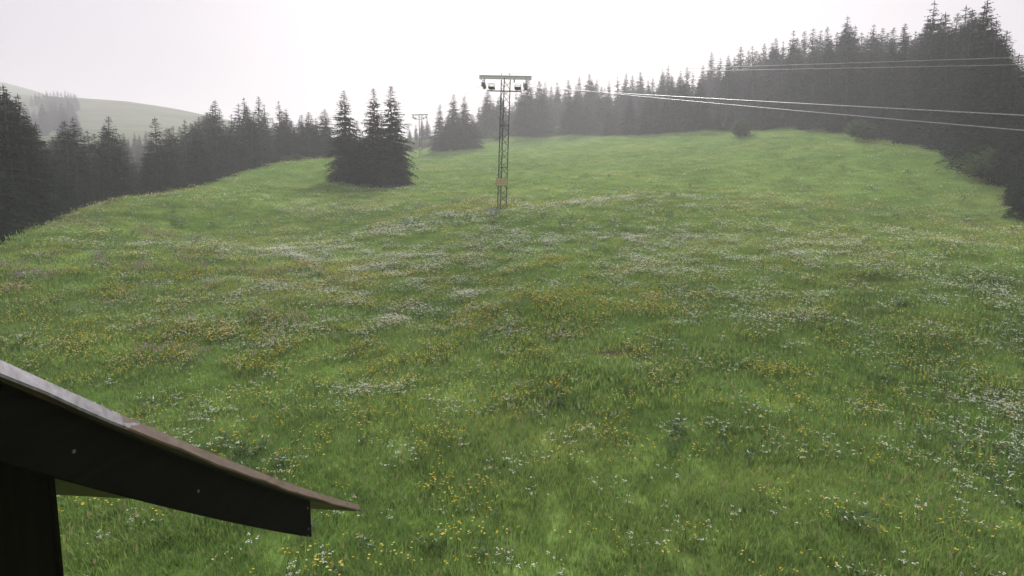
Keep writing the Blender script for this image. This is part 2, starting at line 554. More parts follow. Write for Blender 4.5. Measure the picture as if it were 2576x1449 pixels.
SPEC = [dict(Rr=3.17, dens=1.0, ragged=.28, power=.80), dict(Rr=2.68, dens=.95, ragged=.36, power=.75), dict(Rr=3.66, dens=1.05, ragged=.30, power=.85, base=.05),
        dict(Rr=2.32, dens=.9, ragged=.42, power=.70, base=.06), dict(Rr=3.05, dens=.95, ragged=.40, power=.78), dict(Rr=2.56, dens=.85, ragged=.5, power=.70, base=.08),
        dict(Rr=3.42, dens=1.0, ragged=.34, power=.72), dict(Rr=4.03, dens=1.15, ragged=.22, power=.72, base=.03), dict(Rr=3.78, dens=1.15, ragged=.26, power=.66, base=.03)]
SPRUCE = [spruce_meshes(100 + i, **s) for i, s in enumerate(SPEC)]
FAR = []
for cm, tm in SPRUCE[:6]:                       # far copies are one mesh: crown and trunk too small to show apart
    v = [x.co.copy() for x in cm.vertices]; f = [tuple(p.vertices) for p in cm.polygons]
    k = len(v)
    v += [x.co.copy() for x in tm.vertices]; f2 = [tuple(i + k for i in p.vertices) for p in tm.polygons]
    FAR.append(mesh('far_spruce', v, f + f2, [M_NEEDLE, M_BARK], [0] * len(f) + [1] * len(f2)))

TREES = []          # (object, group key, projected x)
def spruce_at(x, y, h, key, var=None, wid=None, far=False, tilt=None, name='spruce_tree'):
    i = R.randrange(6) if far else (R.randrange(7) if var is None else var)
    s = h / 16.0
    w = s * (wid if wid else R.uniform(1.1, 1.45)) * (1.0 if h > 12 else 1.1)
    tl = tilt if tilt is not None else (R.uniform(-.02, .02), R.uniform(-.02, .02))
    loc = (x, y, hz(x, y) - .12)
    rot = (tl[0], tl[1], R.uniform(0, 6.28))
    if far:
        o = link(name, FAR[i], None, loc, rot, (w, w, s))
    else:
        o = link(name, None, None, loc, rot, (w, w, s))
        o.empty_display_size = .5
        link('trunk', SPRUCE[i][1], o)
        link('crown', SPRUCE[i][0], o)
    o['category'] = 'tree'
    TREES.append((o, key, proj_x((x, y, loc[2] + h * .7))))
    return o
def spruce_top(px, py, D, key, **kw):
    """tree standing D away whose tip shows at that pixel"""
    t = unproj(px, py, D)
    h = float(np.clip(t[2] - hz(t[0], D), 3.5, 31))
    return spruce_at(t[0], D, h, key, **kw)

# the clump in the middle of the meadow
for px, top, D, var, wid in [(866, 223, 73, 7, .95), (940, 219, 74, 8, .90), (982, 213, 72, 8, 1.0)]:
    spruce_top(px, top, D, 'clump', var=var, wid=wid, tilt=(0, 0))
for px, top, D in [(912, 330, 72), (1002, 345, 71), (895, 300, 75), (960, 300, 70.5)]:
    spruce_top(px, top, D, 'clump_low', var=8, wid=1.2)
# the clump by the second pylon
for px, top, D, var, wid in [(1105, 258, 152, 2, 1.05), (1140, 235, 150, 8, 1.1), (1168, 240, 151, 8, 1.1)]:
    spruce_top(px, top, D, 'clump2', var=var, wid=wid)
for px, top, D in [(1125, 290, 149), (1187, 285, 150), (1155, 290, 148)]:
    spruce_top(px, top, D, 'clump2_low', var=7, wid=1.5)
# pale pair behind the second pylon
for px, top, D in [(1046, 308, 205), (1062, 300, 210), (1075, 296, 215), (1030, 322, 220)]:
    spruce_top(px, top, D, 'behind_pylon', far=True)

# forest edge on the left
def lerp(tab, x): return float(np.interp(x, [a[0] for a in tab], [a[1] for a in tab]))
LD = [(p, D) for p, _, D in SIL]
LTOP = [(-60, 230), (5, 203), (24, 222), (50, 228), (85, 300), (118, 370), (160, 297), (180, 288), (214, 322), (236, 330), (265, 288), (283, 335), (303, 345),
        (335, 420), (352, 440), (392, 290), (430, 312), (457, 296), (490, 288), (540, 246), (576, 282), (597, 256), (620, 241), (648, 238), (668, 258), (705, 250),
        (722, 270), (756, 285), (792, 292), (812, 300)]
for px, top in LTOP:
    spruce_top(px, top, lerp(LD, px) * R.uniform(1.16, 1.30) + 2, 'left', tilt=(R.uniform(-.01, .01), R.uniform(.0, .03)))
for i in range(50):
    px = R.uniform(-70, 825)
    if 318 < px < 372 and R.random() < .85: continue
    env = lerp(LTOP, px)
    D = lerp(LD, px) * R.uniform(1.10, 1.55) + 2
    spruce_top(px, env + R.uniform(18, 120), D, 'left_in', wid=R.uniform(1.3, 1.8))
for i in range(26):
    px = -60 + 880 * (i + R.uniform(.1, .9)) / 26
    if 330 < px < 362: continue
    edge = lerp([(a, b) for a, b, _ in SIL], px)
    spruce_top(px, edge - R.uniform(60, 150), lerp(LD, px) * R.uniform(1.07, 1.12) + 1, 'left_front', var=R.choice([7, 8]), wid=R.uniform(1.2, 1.6))
# paler trees in the gap and on the far hill
for px, top, D in [(310, 332, 165), (322, 345, 160), (338, 330, 172), (350, 336, 175), (365, 328, 168), (378, 340, 162), (330, 372, 140), (358, 380, 138), (345, 362, 150)]:
    spruce_top(px, top, D, 'gap', far=True)
for px, top, D in [(78, 237, 330), (88, 231, 335), (97, 229, 330), (108, 232, 325), (117, 227, 330), (126, 230, 335), (136, 228, 330), (145, 226, 335), (153, 229, 328),
                   (162, 224, 332), (170, 228, 335), (178, 231, 330), (186, 232, 335), (191, 236, 332)]:
    spruce_top(px, top, D, 'hill', far=True)
# forest on the right
RD = [(1190, 186), (1430, 172), (1600, 148), (1800, 122), (2100, 94), (2300, 73), (2450, 54), (2576, 39), (2750, 30)]
RT = [(1205, 262), (1222, 250), (1240, 245), (1262, 240), (1300, 225), (1330, 220), (1352, 212), (1371, 203), (1385, 212), (1403, 199), (1428, 197), (1455, 190), (1482, 182), (1500, 196),
      (1532, 200), (1556, 190), (1575, 182), (1592, 186), (1612, 176), (1645, 190), (1668, 172), (1683, 163), (1712, 176), (1728, 166), (1745, 180), (1768, 160),
      (1790, 128), (1812, 142), (1834, 136), (1866, 112), (1880, 124), (1897, 112), (1921, 106), (1940, 103), (1955, 92), (1975, 100), (1996, 71), (2026, 74), (2044, 66), (2062, 72),
      (2084, 64), (2104, 78), (2128, 34), (2150, 60), (2168, 78), (2195, 56), (2222, 68), (2246, 66), (2274, 56), (2306, 74), (2330, 40), (2352, -5), (2378, 25), (2404, 30), (2425, 8),
      (2445, 15), (2470, 10), (2490, -8), (2512, 45), (2535, 70), (2560, 130), (2590, 150)]
for px, top in RT:
    D = lerp(RD, px)
    back = 1.12 if px in (2128, 2352, 2378, 2490, 2445, 1996, 2274, 2512) else R.uniform(1.15, 1.5)
    spruce_top(px, top, D * back + 4, 'right')
for i in range(72):
    px = 1195 + 1400 * (i + R.uniform(0, 1)) / 72
    env = lerp(RT, px)
    D = lerp(RD, px) * R.uniform(1.06, 1.45) + 2
    spruce_top(px, env + R.uniform(15, 110), D, 'right_in', wid=R.uniform(1.3, 1.8))
for i in range(36):
    px = 1200 + 1420 * (i + R.uniform(0, 1)) / 36
    edge = lerp([(1190, 347), (2100, 345), (2300, 375), (2450, 440), (2576, 555), (2700, 640)], px)
    spruce_top(px, edge - R.uniform(70, 150), lerp(RD, px) * R.uniform(1.01, 1.07) + 1, 'right_front', var=R.choice([7, 8, 2]), wid=R.uniform(1.15, 1.5))

ORD = ['first', 'second', 'third', 'fourth', 'fifth', 'sixth', 'seventh', 'eighth', 'ninth', 'tenth', 'eleventh', 'twelfth', 'thirteenth', 'fourteenth', 'fifteenth', 'sixteenth',
       'seventeenth', 'eighteenth', 'nineteenth']
TENS = {2: ('twentieth', 'twenty'), 3: ('thirtieth', 'thirty'), 4: ('fortieth', 'forty'), 5: ('fiftieth', 'fifty'), 6: ('sixtieth', 'sixty'), 7: ('seventieth', 'seventy'), 8: ('eightieth', 'eighty'), 9: ('ninetieth', 'ninety')}
def ordinal(n):
    if n < 20: return ORD[n - 1]
    a, b = divmod(n, 10)
    return TENS[a][0] if b == 0 else TENS[a][1] + '-' + ORD[b - 1]
def label_row(key, text, group):
    rows = sorted([t for t in TREES if t[1] == key], key=lambda t: t[2])
    for i, (o, _, _) in enumerate(rows):
        o['label'] = text.format(ordinal(i + 1))
        o['group'] = group
def label_same(key, text, group):
    for o, k, _ in TREES:
        if k == key:
            o['label'] = text
            o['group'] = group
cl = sorted([t for t in TREES if t[1] == 'clump'], key=lambda t: t[2])
for (o, _, _), s in zip(cl, ['tall dark spruce at the left of the lone clump on the meadow', 'tall spruce in the middle of the lone meadow clump, behind its neighbours',
                             'tallest and broadest spruce at the right of the lone meadow clump']):
    tag(o, s, group='spruces in the lone clump on the meadow')
label_row('clump_low', 'low spruce skirting the foot of the lone meadow clump, {} from the left', 'spruces in the lone clump on the meadow')
label_row('clump2', 'tall spruce of the small clump right of the second pylon, {} from left', 'spruces in the small clump by the second pylon')
label_row('clump2_low', 'low spruce at the foot of the clump right of the second pylon, {} from left', 'spruces in the small clump by the second pylon')
label_row('behind_pylon', 'pale hazy spruce right behind the second lift pylon, {} from the left', 'hazy spruces behind the second pylon')
label_row('left', 'tall spruce on the skyline of the left forest edge, {} treetop from the left', 'tall spruces of the left forest edge')
label_row('left_in', 'dark spruce inside the left forest between the tall trees, {} from the left', 'spruces inside the left forest')
label_row('left_front', 'low bushy spruce along the foot of the left forest edge, {} from the left', 'low spruces along the left forest edge')
label_row('gap', 'pale misty spruce seen through the gap in the left forest, {} from the left', 'misty spruces in the gap of the left forest')
label_row('hill', 'tiny hazy spruce on the ridge of the far left hill, {} from the left', 'hazy spruces on the far hill ridge')
label_row('right', 'tall spruce on the skyline of the right forest, {} treetop from the left', 'tall spruces of the right forest')
label_row('right_in', 'dark spruce inside the right forest between the tall trees, {} from the left', 'spruces inside the right forest')
label_row('right_front', 'low bushy spruce along the foot of the right forest, {} from the left', 'low spruces along the right forest edge')

# broken pale trunk leaning at the left forest edge
dt = unproj(301, 430, 58)
b = (dt[0] + .5, 58.0, hz(dt[0] + .5, 58) - .2)
mb = MB()
hh = dt[2] - b[2]
mb.tube([(0, 0, 0), (-.15, 0, hh * .35), (-.32, 0, hh * .7), (-.5, .02, hh)], [.16, .14, .11, .05], 8)
mb.tube([(-.32, 0, hh * .7), (-.1, .1, hh * .78)], [.04, .015], 5)
mb.tube([(-.2, 0, hh * .5), (-.45, -.1, hh * .55)], [.035, .012], 5)
tag(mb.build('dead_trunk', M_DEADWOOD, loc=b, smooth=True), 'pale bare broken trunk leaning at the left forest edge', 'dead tree')

# ------------------------------------------------------------------ broadleaf shrubs at the forest edge
def shrub_meshes(seed, nleaf=1500):
    r = random.Random(seed)
    V, Fc = [], []
    lobes = [(Vector((r.uniform(-.6, .6), r.uniform(-.5, .5), r.uniform(.45, 1.1))), r.uniform(.35, .6)) for _ in range(9)]
    for i in range(nleaf):
        c, rad = r.choice(lobes)
        d = Vector((r.gauss(0, 1), r.gauss(0, 1), r.gauss(0, 1))).normalized()
        p = c + d * rad * r.uniform(.6, 1.05)
        if p.z < .05: continue
        a = Vector((r.gauss(0, 1), r.gauss(0, 1), r.gauss(0, .6))).normalized() * r.uniform(.06, .12)
        b = a.cross(d + Vector((r.uniform(-.5, .5), r.uniform(-.5, .5), .4))).normalized() * a.length * .5
        k = len(V)
        V += [p - a, p + b, p + a, p - b]
        Fc.append((k, k+1, k+2, k+3))
    fm = mesh('foliage', V, Fc, M_SHRUB)
    t = MB()
    for c, rad in lobes:
        t.tube([(c.x * .1, c.y * .1, -.1), (c.x * .5, c.y * .5, c.z * .5), c], [.03, .022, .008], 5)
    return fm, mesh('stem', t.v, t.f, M_BARK)
SHR = [shrub_meshes(300 + i) for i in range(2)]
for px, py, D, s, lab in [(1880, 352, 106, 2.9, 'rounded leafy shrub standing out at the foot of the right forest'),
                          (1246, 352, 172, 2.6, 'light green shrub at the forest foot just left of the nearest pylon'),
                          (745, 410, 90, 1.5, 'small green shrub on the crest left of the lone spruce clump'),
                          (2180, 366, 82, 2.4, 'dark leafy shrub at the forest foot near the right side'),
                          (2470, 465, 51, 2.3, 'leafy shrub beside the tall trees at the right edge')]:
    p = unproj(px, py, D)
    o = link('shrub', None, None, (p[0], D, hz(p[0], D) - .05), (0, 0, R.uniform(0, 6)), (s * R.uniform(1.0, 1.4), s, s * .72))
    f, st = R.choice(SHR)
    link('foliage', f, o); link('stem', st, o)
    tag(o, lab, 'shrub', 'shrubs along the forest edge')

# ------------------------------------------------------------------ lift pylons
HA = 8.95       # ground to the top of the cross arm
def make_pylon():
    root = link('lift_pylon', None)
    root.empty_display_size = .5
    rad = .35
    ang = [math.radians(a) for a in (264, 24, 144)]
    c = [Vector((rad * math.cos(a), rad * math.sin(a), 0)) for a in ang]
    top = HA - .22
    lm = MB().bar((0, 0, 0), (0, 0, top), .064)
    lmesh = mesh('leg', lm.v, lm.f, M_STEEL)
    for k in range(3):
        link('leg', lmesh, root, c[k])
    nz_ = 18
    for k in range(3):
        a, bb = c[k], c[(k + 1) % 3]
        m = MB()
        for i in range(nz_):
            z0, z1 = .12 + (top - .3) * i / nz_, .12 + (top - .3) * (i + 1) / nz_
            p, q = (a, bb) if i % 2 == 0 else (bb, a)
            m.bar(p + Vector((0, 0, z0)), q + Vector((0, 0, z1)), .028)
            if i % 6 == 0:
                m.bar(a + Vector((0, 0, z0)), bb + Vector((0, 0, z0)), .03)
        m.build('bracing', M_STEEL, root)
    # footing: concrete pad and two pale sleepers
    MB().box((-.55, -.45, -.6), (.55, .45, .12)).build('footing', M_CONC, root)
    for x, l in ((-.62, .55), (.62, .42)):
        MB().box((x - l / 2, -.62, -.3), (x + l / 2, -.46, .19)).build('footing_beam', M_CONC, root)
    # cross arm: an I beam
    arm = MB().box((-1.75, -.09, HA - .025), (1.75, .09, HA)).box((-1.75, -.012, HA - .195), (1.75, .012, HA - .025)).box((-1.75, -.09, HA - .22), (1.75, .09, HA - .195))
    arm.build('cross_arm', M_ARM, root)
    for s in (-1, 1):
        h = MB().box((s * 1.40 - .05, -.05, HA - .70), (s * 1.40 + .05, .05, HA - .221))
        h.bar((s * 1.46, 0, HA - .36), (s * 1.68, 0, HA - .225), .05)
        hg = h.build('hanger', M_ARM, root)
        t = MB()
        t.bar((s * 1.40 - .11, -.42, HA - .62), (s * 1.40 - .11, .42, HA - .72), .03, .12)
        t.bar((s * 1.40 + .09, -.42, HA - .62), (s * 1.40 + .09, .42, HA - .72), .03, .12)
        t.bar((s * 1.40 - .16, 0, HA - .42), (s * 1.40 - .16, 0, HA - .72), .07)
        fr = t.build('sheave_frame', M_SHEAVE, hg)
        for yy, dz in ((-.28, -.64), (.28, -.71)):
            MB().tube([(s * 1.40 - .07, yy, HA + dz), (s * 1.40 - .045, yy, HA + dz), (s * 1.40 - .02, yy, HA + dz), (s * 1.40 + .02, yy, HA + dz), (s * 1.40 + .05, yy, HA + dz)],
                      [.16, .16, .125, .125, .16], 14).build('sheave', M_SHEAVE, hg)
    MB().box((.56, -.03, HA - .44), (.64, .03, HA - .221)).build('switch_box', M_SHEAVE, root)
    # maintenance step with a small basket on each side
    MB().bar((-1.13, -.38, HA - 1.07), (1.13, -.38, HA - 1.07), .06, .07).build('step_bar', M_STEEL, root)
    for s in (-1, 1):
        x = s * .87
        gmb = MB()
        for i in range(6):
            gmb.box((x - .20 + i * .07, -.5, HA - .92), (x - .165 + i * .07, -.02, HA - .89))
        gmb.box((x - .21, -.50, HA - .925), (x + .21, -.475, HA - .80)).box((x - .21, -.045, HA - .925), (x + .21, -.02, HA - .80))
        gmb.bar((x - .19, -.49, HA - .8), (x - .19, -.49, HA - .62), .02).bar((x + .19, -.49, HA - .8), (x + .19, -.49, HA - .62), .02).bar((x - .20, -.49, HA - .62), (x + .20, -.49, HA - .62), .022)
        gmb.bar((x - .19, -.03, HA - .8), (x - .19, -.03, HA - .62), .02).bar((x + .19, -.03, HA - .8), (x + .19, -.03, HA - .62), .02).bar((x - .20, -.03, HA - .62), (x + .20, -.03, HA - .62), .022)
        gmb.bar((x, -.38, HA - 1.05), (x, -.3, HA - .92), .05)
        gmb.build('service_basket', M_DARK, root)
    for x in (-.25, .27):
        m = MB().tube([(x, 0, HA - .002), (x, 0, HA + .09)], .012, 6).tube([(x, 0, HA + .08), (x, 0, HA + .10), (x, 0, HA + .13), (x, 0, HA + .15)], [.03, .065, .06, .02], 10)
        m.build('insulator', M_PORC, root)
    # sign with three rows of print too small to read
    sg = link('sign', None, root, (0, -.40, 1.95))
    f = MB()
    pts = []
    w, h, rr = .385, .265, .05
    for cx, cz, a0 in ((w - rr, h - rr, 0), (-w + rr, h - rr, 90), (-w + rr, -h + rr, 180), (w - rr, -h + rr, 270)):
        for j in range(4):
            a = math.radians(a0 + j * 30)
            pts.append((cx + rr * math.cos(a), cz + rr * math.sin(a)))
    def plate(name, sc, y0, y1, mat):
        n_ = len(pts)
        v = [(x * sc[0], y0, z * sc[1]) for x, z in pts] + [(x * sc[0], y1, z * sc[1]) for x, z in pts]
        fc = [tuple(range(n_)), tuple(range(2 * n_ - 1, n_ - 1, -1))] + [(i, i + n_, (i + 1) % n_ + n_, (i + 1) % n_) for i in range(n_)]
        return link(name, mesh(name, v, fc, mat), sg)
    plate('sign_frame', (1, 1), -.008, .02, M_FRAME)
    plate('sign_face', (.94, .915), -.014, -.0085, M_SIGN)
    rr_ = random.Random(4)
    lt = MB()
    for z, x0, x1 in ((.11, -.27, .27), (.0, -.32, .32), (-.11, -.28, .30)):
        x = x0
        while x < x1:
            l = rr_.uniform(.015, .04)
            if rr_.random() > .16:
                lt.box((x, -.0165, z - rr_.uniform(.02, .032)), (min(x + l, x1), -.0145, z + rr_.uniform(.018, .034)))
            x += l + .012
    lt.build('lettering', M_PRINT, sg)
    return root
pyl = make_pylon()
spots = [(unproj(1261, 523, 42), (0, math.radians(1.9), math.radians(-4)), 1.0, 'nearest lattice lift pylon, standing alone on the meadow with a yellow sign'),
         (unproj(1058, 398, 130), (0, 0, math.radians(-10)), 1.0, 'second lattice lift pylon, right of the lone spruce clump'),
         (unproj(1027, 372, 240), (0, 0, math.radians(-10)), 1.0, 'farthest lift pylon, only its cross arm showing above the meadow')]
PY = []
for i, (p, rot, s, lab) in enumerate(spots):
    o = pyl if i == 0 else copy_tree(pyl)
    z = hz(p[0], p[1])
    if i == 2:
        z = max(z, unproj(1027, 311, 240)[2] - HA - .1)
        z = unproj(1027, 311, 240)[2] - HA
    o.location = (p[0], p[1], z + (.0 if i < 2 else 0))
    o.rotation_euler = rot
    tag(o, lab, 'pylon', 'pylons of the drag lift')
    PY.append(o)
bpy.context.view_layer.update()

# ropes and wires
def span(p, q, sag, n_=24):
    p, q = Vector(p), Vector(q)
    return [p.lerp(q, i / n_) - Vector((0, 0, 4 * sag * (i / n_) * (1 - i / n_))) for i in range(n_ + 1)]
def at_arm(i, x, z, y=0.0): return PY[i].matrix_world @ Vector((x, y, z))
def rope(side, edge_px, edge_py, edge_D, rad, label):
    near = Vector(unproj(edge_px, edge_py, edge_D))
    s0 = at_arm(0, side * 1.40, HA - .515)
    d = (near - s0)
    end = near + d * .32
    pts = span(end, s0, .10)
    for i in (1, 2):
        pts += span(at_arm(i - 1, side * 1.40, HA - .515), at_arm(i, side * 1.40, HA - .515), .5 if i == 1 else .7)[1:]
    m = MB().tube(pts, rad, 7)
    return tag(m.build('haul_rope', M_ROPE, smooth=True), label, 'rope', 'ropes of the drag lift')
rope(-1, 2576, 272, 6.4, .0075, 'thick bright haul rope reaching the left sheaves of the nearest pylon')
rope(1, 2576, 316, 9.6, .0090, 'haul rope reaching the right sheaves of the nearest pylon, lower of the two')
for x, py, lab in ((-.25, 138, 'upper of two thin wires high across the right forest'), (.27, 157, 'lower of two thin wires high across the right forest')):
    near = Vector(unproj(2576, py, 8.0 + x))
    s0 = at_arm(0, x, HA + .15)
    end = near + (near - s0) * .32
    pts = span(end, s0, .04)
    pts += span(s0, at_arm(1, x, HA + .15), .5)[1:]
    tag(MB().tube(pts, .0055, 6).build('telephone_wire', M_WIRE, smooth=True), lab, 'wire', 'wires on top of the lift pylons')

# ------------------------------------------------------------------ the hut at the lower left
# verge line: from a point on the left picture edge down to the eave
E0 = Vector(unproj(0, 958, 1.5)); E1 = Vector(unproj(785, 1252, 3.2))
dirv = (E1 - E0)
flat = Vector((dirv.x, dirv.y, 0)); run = flat.length
yaw = math.atan2(-flat.x, flat.y)
slope = math.atan2(-dirv.z, run)
ridge_run = 2.6
hut = link('wooden_hut', None, None, (E0.x, E0.y, 0), (0, 0, yaw))
hut.empty_display_size = .5
def U(s):
    t = s / (run + .35)
    return Vector((0, s, E0.z - math.tan(slope) * s - .11 * t * (1 - t) * (1 if s > 0 else .5)))      # along the verge, local: x out of the gable, y along the slope
Ltot = run
eave = Ltot + .66
sl = math.tan(slope)
def slab(name, mat, x0, x1, s0, s1, up0, up1, parent=hut, seg=1, wob=0.0):
    """piece lying along the roof slope between s0 and s1, up0..up1 measured square to the slope"""
    cz, sz = math.cos(slope), math.sin(slope)
    v, f = [], []
    rr_ = random.Random(7)
    for i in range(seg + 1):
        s = s0 + (s1 - s0) * i / seg
        p = U(s)
        w = rr_.uniform(-wob, wob)
        for x, u in ((x0, up0 + w), (x1, up0 + w), (x1, up1), (x0, up1)):
            v.append((x, p.y + u * sz, p.z + u * cz))
    for i in range(seg):
        a, b2 = i * 4, i * 4 + 4
        for j in range(4):
            f.append((a + j, a + (j + 1) % 4, b2 + (j + 1) % 4, b2 + j))
    f.append((0, 3, 2, 1)); e = seg * 4
    f.append((e, e + 1, e + 2, e + 3))
    me = mesh(name, v, f, mat)
    return link(name, me, parent)
slab('roof', M_ROOF, -4.8, -.012, -ridge_run, eave, .004, .035, seg=40)
# barge board with a plumb-cut lower end
bv, bf = [], []
NB = 40
for i in range(NB + 1):
    q = U(-ridge_run + (Ltot + ridge_run) * i / NB)
    lo = q.z - .214
    bv += [(-.042, q.y, q.z - .004), (-.042, q.y, lo), (-.012, q.y, lo), (-.012, q.y, q.z - .004)]
for i in range(NB):
    a, b2 = i * 4, i * 4 + 4
    for j in range(4):
        bf.append((a + j, a + (j + 1) % 4, b2 + (j + 1) % 4, b2 + j))
bf += [(0, 3, 2, 1), (NB * 4, NB * 4 + 1, NB * 4 + 2, NB * 4 + 3)]
bb = link('barge_board', mesh('barge_board', bv, bf, M_BOARD), hut)
for s, dz in ((Ltot - .035, .05), (Ltot - .035, .17), (Ltot - .05, .215), (Ltot - .95, .12), (Ltot - 1.5, .12)):
    q = U(s)
    MB().tube([(-.014, q.y, q.z - dz), (-.0085, q.y, q.z - dz)], .006, 8).build('nail', M_NAIL, bb)
# verge strip: folded sheet with a wavy lower edge, tilted outwards
v, f = [], []
rr_ = random.Random(3)
seg = 46
cz, sz = math.cos(slope), math.sin(slope)
for i in range(seg + 1):
    s = -ridge_run + (eave - .005 + ridge_run) * i / seg
    p = U(s)
    wv = .0035 * math.sin(s * 17) * math.sin(s * 5.3 + 1) + rr_.uniform(-.001, .001)
    for x, u in ((-.03, .049), (.0, .047), (.022, .012 + wv), (.022, .004 + wv), (-.01, .037)):
        v.append((x, p.y + u * sz, p.z + u * cz))
for i in range(seg):
    a, b2 = i * 5, i * 5 + 5
    for j in range(5):
        f.append((a + j, a + (j + 1) % 5, b2 + (j + 1) % 5, b2 + j))
f.append((4, 3, 2, 1, 0)); e = seg * 5
f.append((e, e + 1, e + 2, e + 3, e + 4))
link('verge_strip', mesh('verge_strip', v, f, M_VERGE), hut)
# gable wall of upright boards, and the front wall, set back under the roof
gz = hz(E0.x - .6, E0.y) - .6
wx = -.52
wall_end = Ltot - 1.06
bwid = .19
k = 0
s = -ridge_run
while s < wall_end - .01:
    s2 = min(s + bwid, wall_end)
    zt0, zt1 = U(s).z - .01, U(s2).z - .01
    dx = .012 * (k % 2)
    y0, y1 = s + .003, s2 - .003
    v = [(wx + dx, y0, gz), (wx + dx, y1, gz), (wx + dx, y1, zt1), (wx + dx, y0, zt0), (wx - .03, y0, gz), (wx - .03, y1, gz), (wx - .03, y1, zt1), (wx - .03, y0, zt0)]
    link('wall_board', mesh('wall_board', v, [(0, 1, 2, 3), (7, 6, 5, 4), (0, 4, 5, 1), (1, 5, 6, 2), (2, 6, 7, 3), (3, 7, 4, 0)], M_WALL), hut)
    s = s2; k += 1
MB().box((-4.5, wall_end - .05, gz), (wx - .031, wall_end - .002, U(wall_end).z - .02)).build('front_wall', M_WALL, hut)
tag(hut, 'dark wooden hut at lower left, its roof verge sloping down into the picture', 'hut')

# ------------------------------------------------------------------ meadow cover
def blades(seed, nb, rad, hmin, hmax, wid, lean=.5, seeds=0):
    r = random.Random(seed)
    V, Fc, mi = [], [], []
    for i in range(nb):
        a, q = r.uniform(0, 6.28), rad * math.sqrt(r.random())
        o = Vector((q * math.cos(a), q * math.sin(a), -.03))
        h = r.uniform(hmin, hmax)
        da = r.uniform(0, 6.28)
        d = Vector((math.cos(da), math.sin(da), 0)) * h * r.uniform(.1, lean)
        s = Vector((-math.sin(da + r.uniform(-1, 1)), math.cos(da + r.uniform(-1, 1)), 0)) * wid * r.uniform(.6, 1.2) / 2
        p1 = o + d * .25 + Vector((0, 0, h * .55)); p2 = o + d + Vector((0, 0, h))
        k = len(V)
        V += [o - s, o + s, p1 + s * .85, p1 - s * .85, p2]
        Fc += [(k, k+1, k+2, k+3), (k+3, k+2, k+4)]
        mi += [0, 0]
    for i in range(seeds):
        a, q = r.uniform(0, 6.28), rad * math.sqrt(r.random())
        o = Vector((q * math.cos(a), q * math.sin(a), 0)); h = hmax * r.uniform(1.0, 1.35)
        t = o + Vector((r.uniform(-.1, .1), r.uniform(-.1, .1), h))
        k = len(V); s = Vector((.003, .002, 0))
        V += [o - s, o + s, t]; Fc.append((k, k+1, k+2)); mi.append(0)
        k = len(V); s = Vector((.012, .006, 0))
        V += [t, t + s + Vector((0, 0, .03)), t + Vector((0, 0, .09)), t - s + Vector((0, 0, .03))]; Fc.append((k, k+1, k+2, k+3)); mi.append(1)
    return mesh('grass_tuft', V, Fc, [M_GRASS, M_SEED], mi)

def disc(V, Fc, mi, c, rad, nrm, m, n_=6):
    nrm = Vector(nrm).normalized()
    u = nrm.orthogonal().normalized(); w = nrm.cross(u)
    k = len(V)
    for i in range(n_):
        a = 6.283 * i / n_
        V.append(c + (u * math.cos(a) + w * math.sin(a)) * rad)
    V.append(c - nrm * rad * .35)
    for i in range(n_):
        Fc.append((k + i, k + (i + 1) % n_, k + n_)); mi.append(m)

def flowers(seed, kind, nf, rad):
    r = random.Random(seed)
    V, Fc, mi = [], [], []
    for i in range(nf):
        a, q = r.uniform(0, 6.28), rad * math.sqrt(r.random())
        o = Vector((q * math.cos(a), q * math.sin(a), 0))
        h = {'yellow': r.uniform(.14, .30), 'white': r.uniform(.13, .28), 'pink': r.uniform(.18, .34)}[kind]
        t = o + Vector((r.uniform(-.06, .06), r.uniform(-.06, .06), h))
        s = Vector((.004, .002, 0)); k = len(V)
        V += [o - s, o + s, t]; Fc.append((k, k+1, k+2)); mi.append(1)
        s = Vector((.002, .004, 0)); k = len(V)
        V += [o - s, o + s, t]; Fc.append((k, k+1, k+2)); mi.append(1)
        nrm = (r.uniform(-.5, .5), r.uniform(-.7, .3), 1)
        if kind == 'yellow':
            disc(V, Fc, mi, t, r.uniform(.010, .018), nrm, 0)
        elif kind == 'white':
            for j in range(r.choice([1, 3, 5, 6])):
                disc(V, Fc, mi, t + Vector((r.uniform(-.035, .035), r.uniform(-.035, .035), r.uniform(-.012, .012))), r.uniform(.007, .013), nrm, 0, 5)
        else:
            b2 = MB().tube([t - Vector((0, 0, .01)), t + Vector((0, 0, .012)), t + Vector((0, 0, .045)), t + Vector((0, 0, .062))], [.005, .013, .011, .003], 6)
            k = len(V); V += b2.v; Fc += [tuple(q2 + k for q2 in f_) for f_ in b2.f]; mi += [0] * len(b2.f)
    return mesh('flower', V, Fc, [{'yellow': M_YELLOW, 'white': M_WHITE, 'pink': M_PINK}[kind], M_STEM], mi)

def herb(seed, nl):
    r = random.Random(seed)
    V, Fc = [], []
    for i in range(nl):
        a = r.uniform(0, 6.28); L = r.uniform(.10, .24); w = L * r.uniform(.22, .38)
        st = Vector((r.uniform(-.12, .12), r.uniform(-.12, .12), r.uniform(.0, .22)))
        d = Vector((math.cos(a), math.sin(a), 0)); sd_ = Vector((-math.sin(a), math.cos(a), 0)) * w / 2
        up = r.uniform(.25, .9)
        p = [st, st + d * L * .4 + Vector((0, 0, L * .4 * up)), st + d * L + Vector((0, 0, L * (up - .25)))]
        k = len(V)
        fold = Vector((0, 0, w * .25))
        V += [p[0], p[1] + sd_ + fold, p[1], p[1] - sd_ + fold, p[2]]
        Fc += [(k, k+1, k+2), (k, k+2, k+3), (k+1, k+4, k+2), (k+2, k+4, k+3)]
    return mesh('herb', V, Fc, [M_HERB])

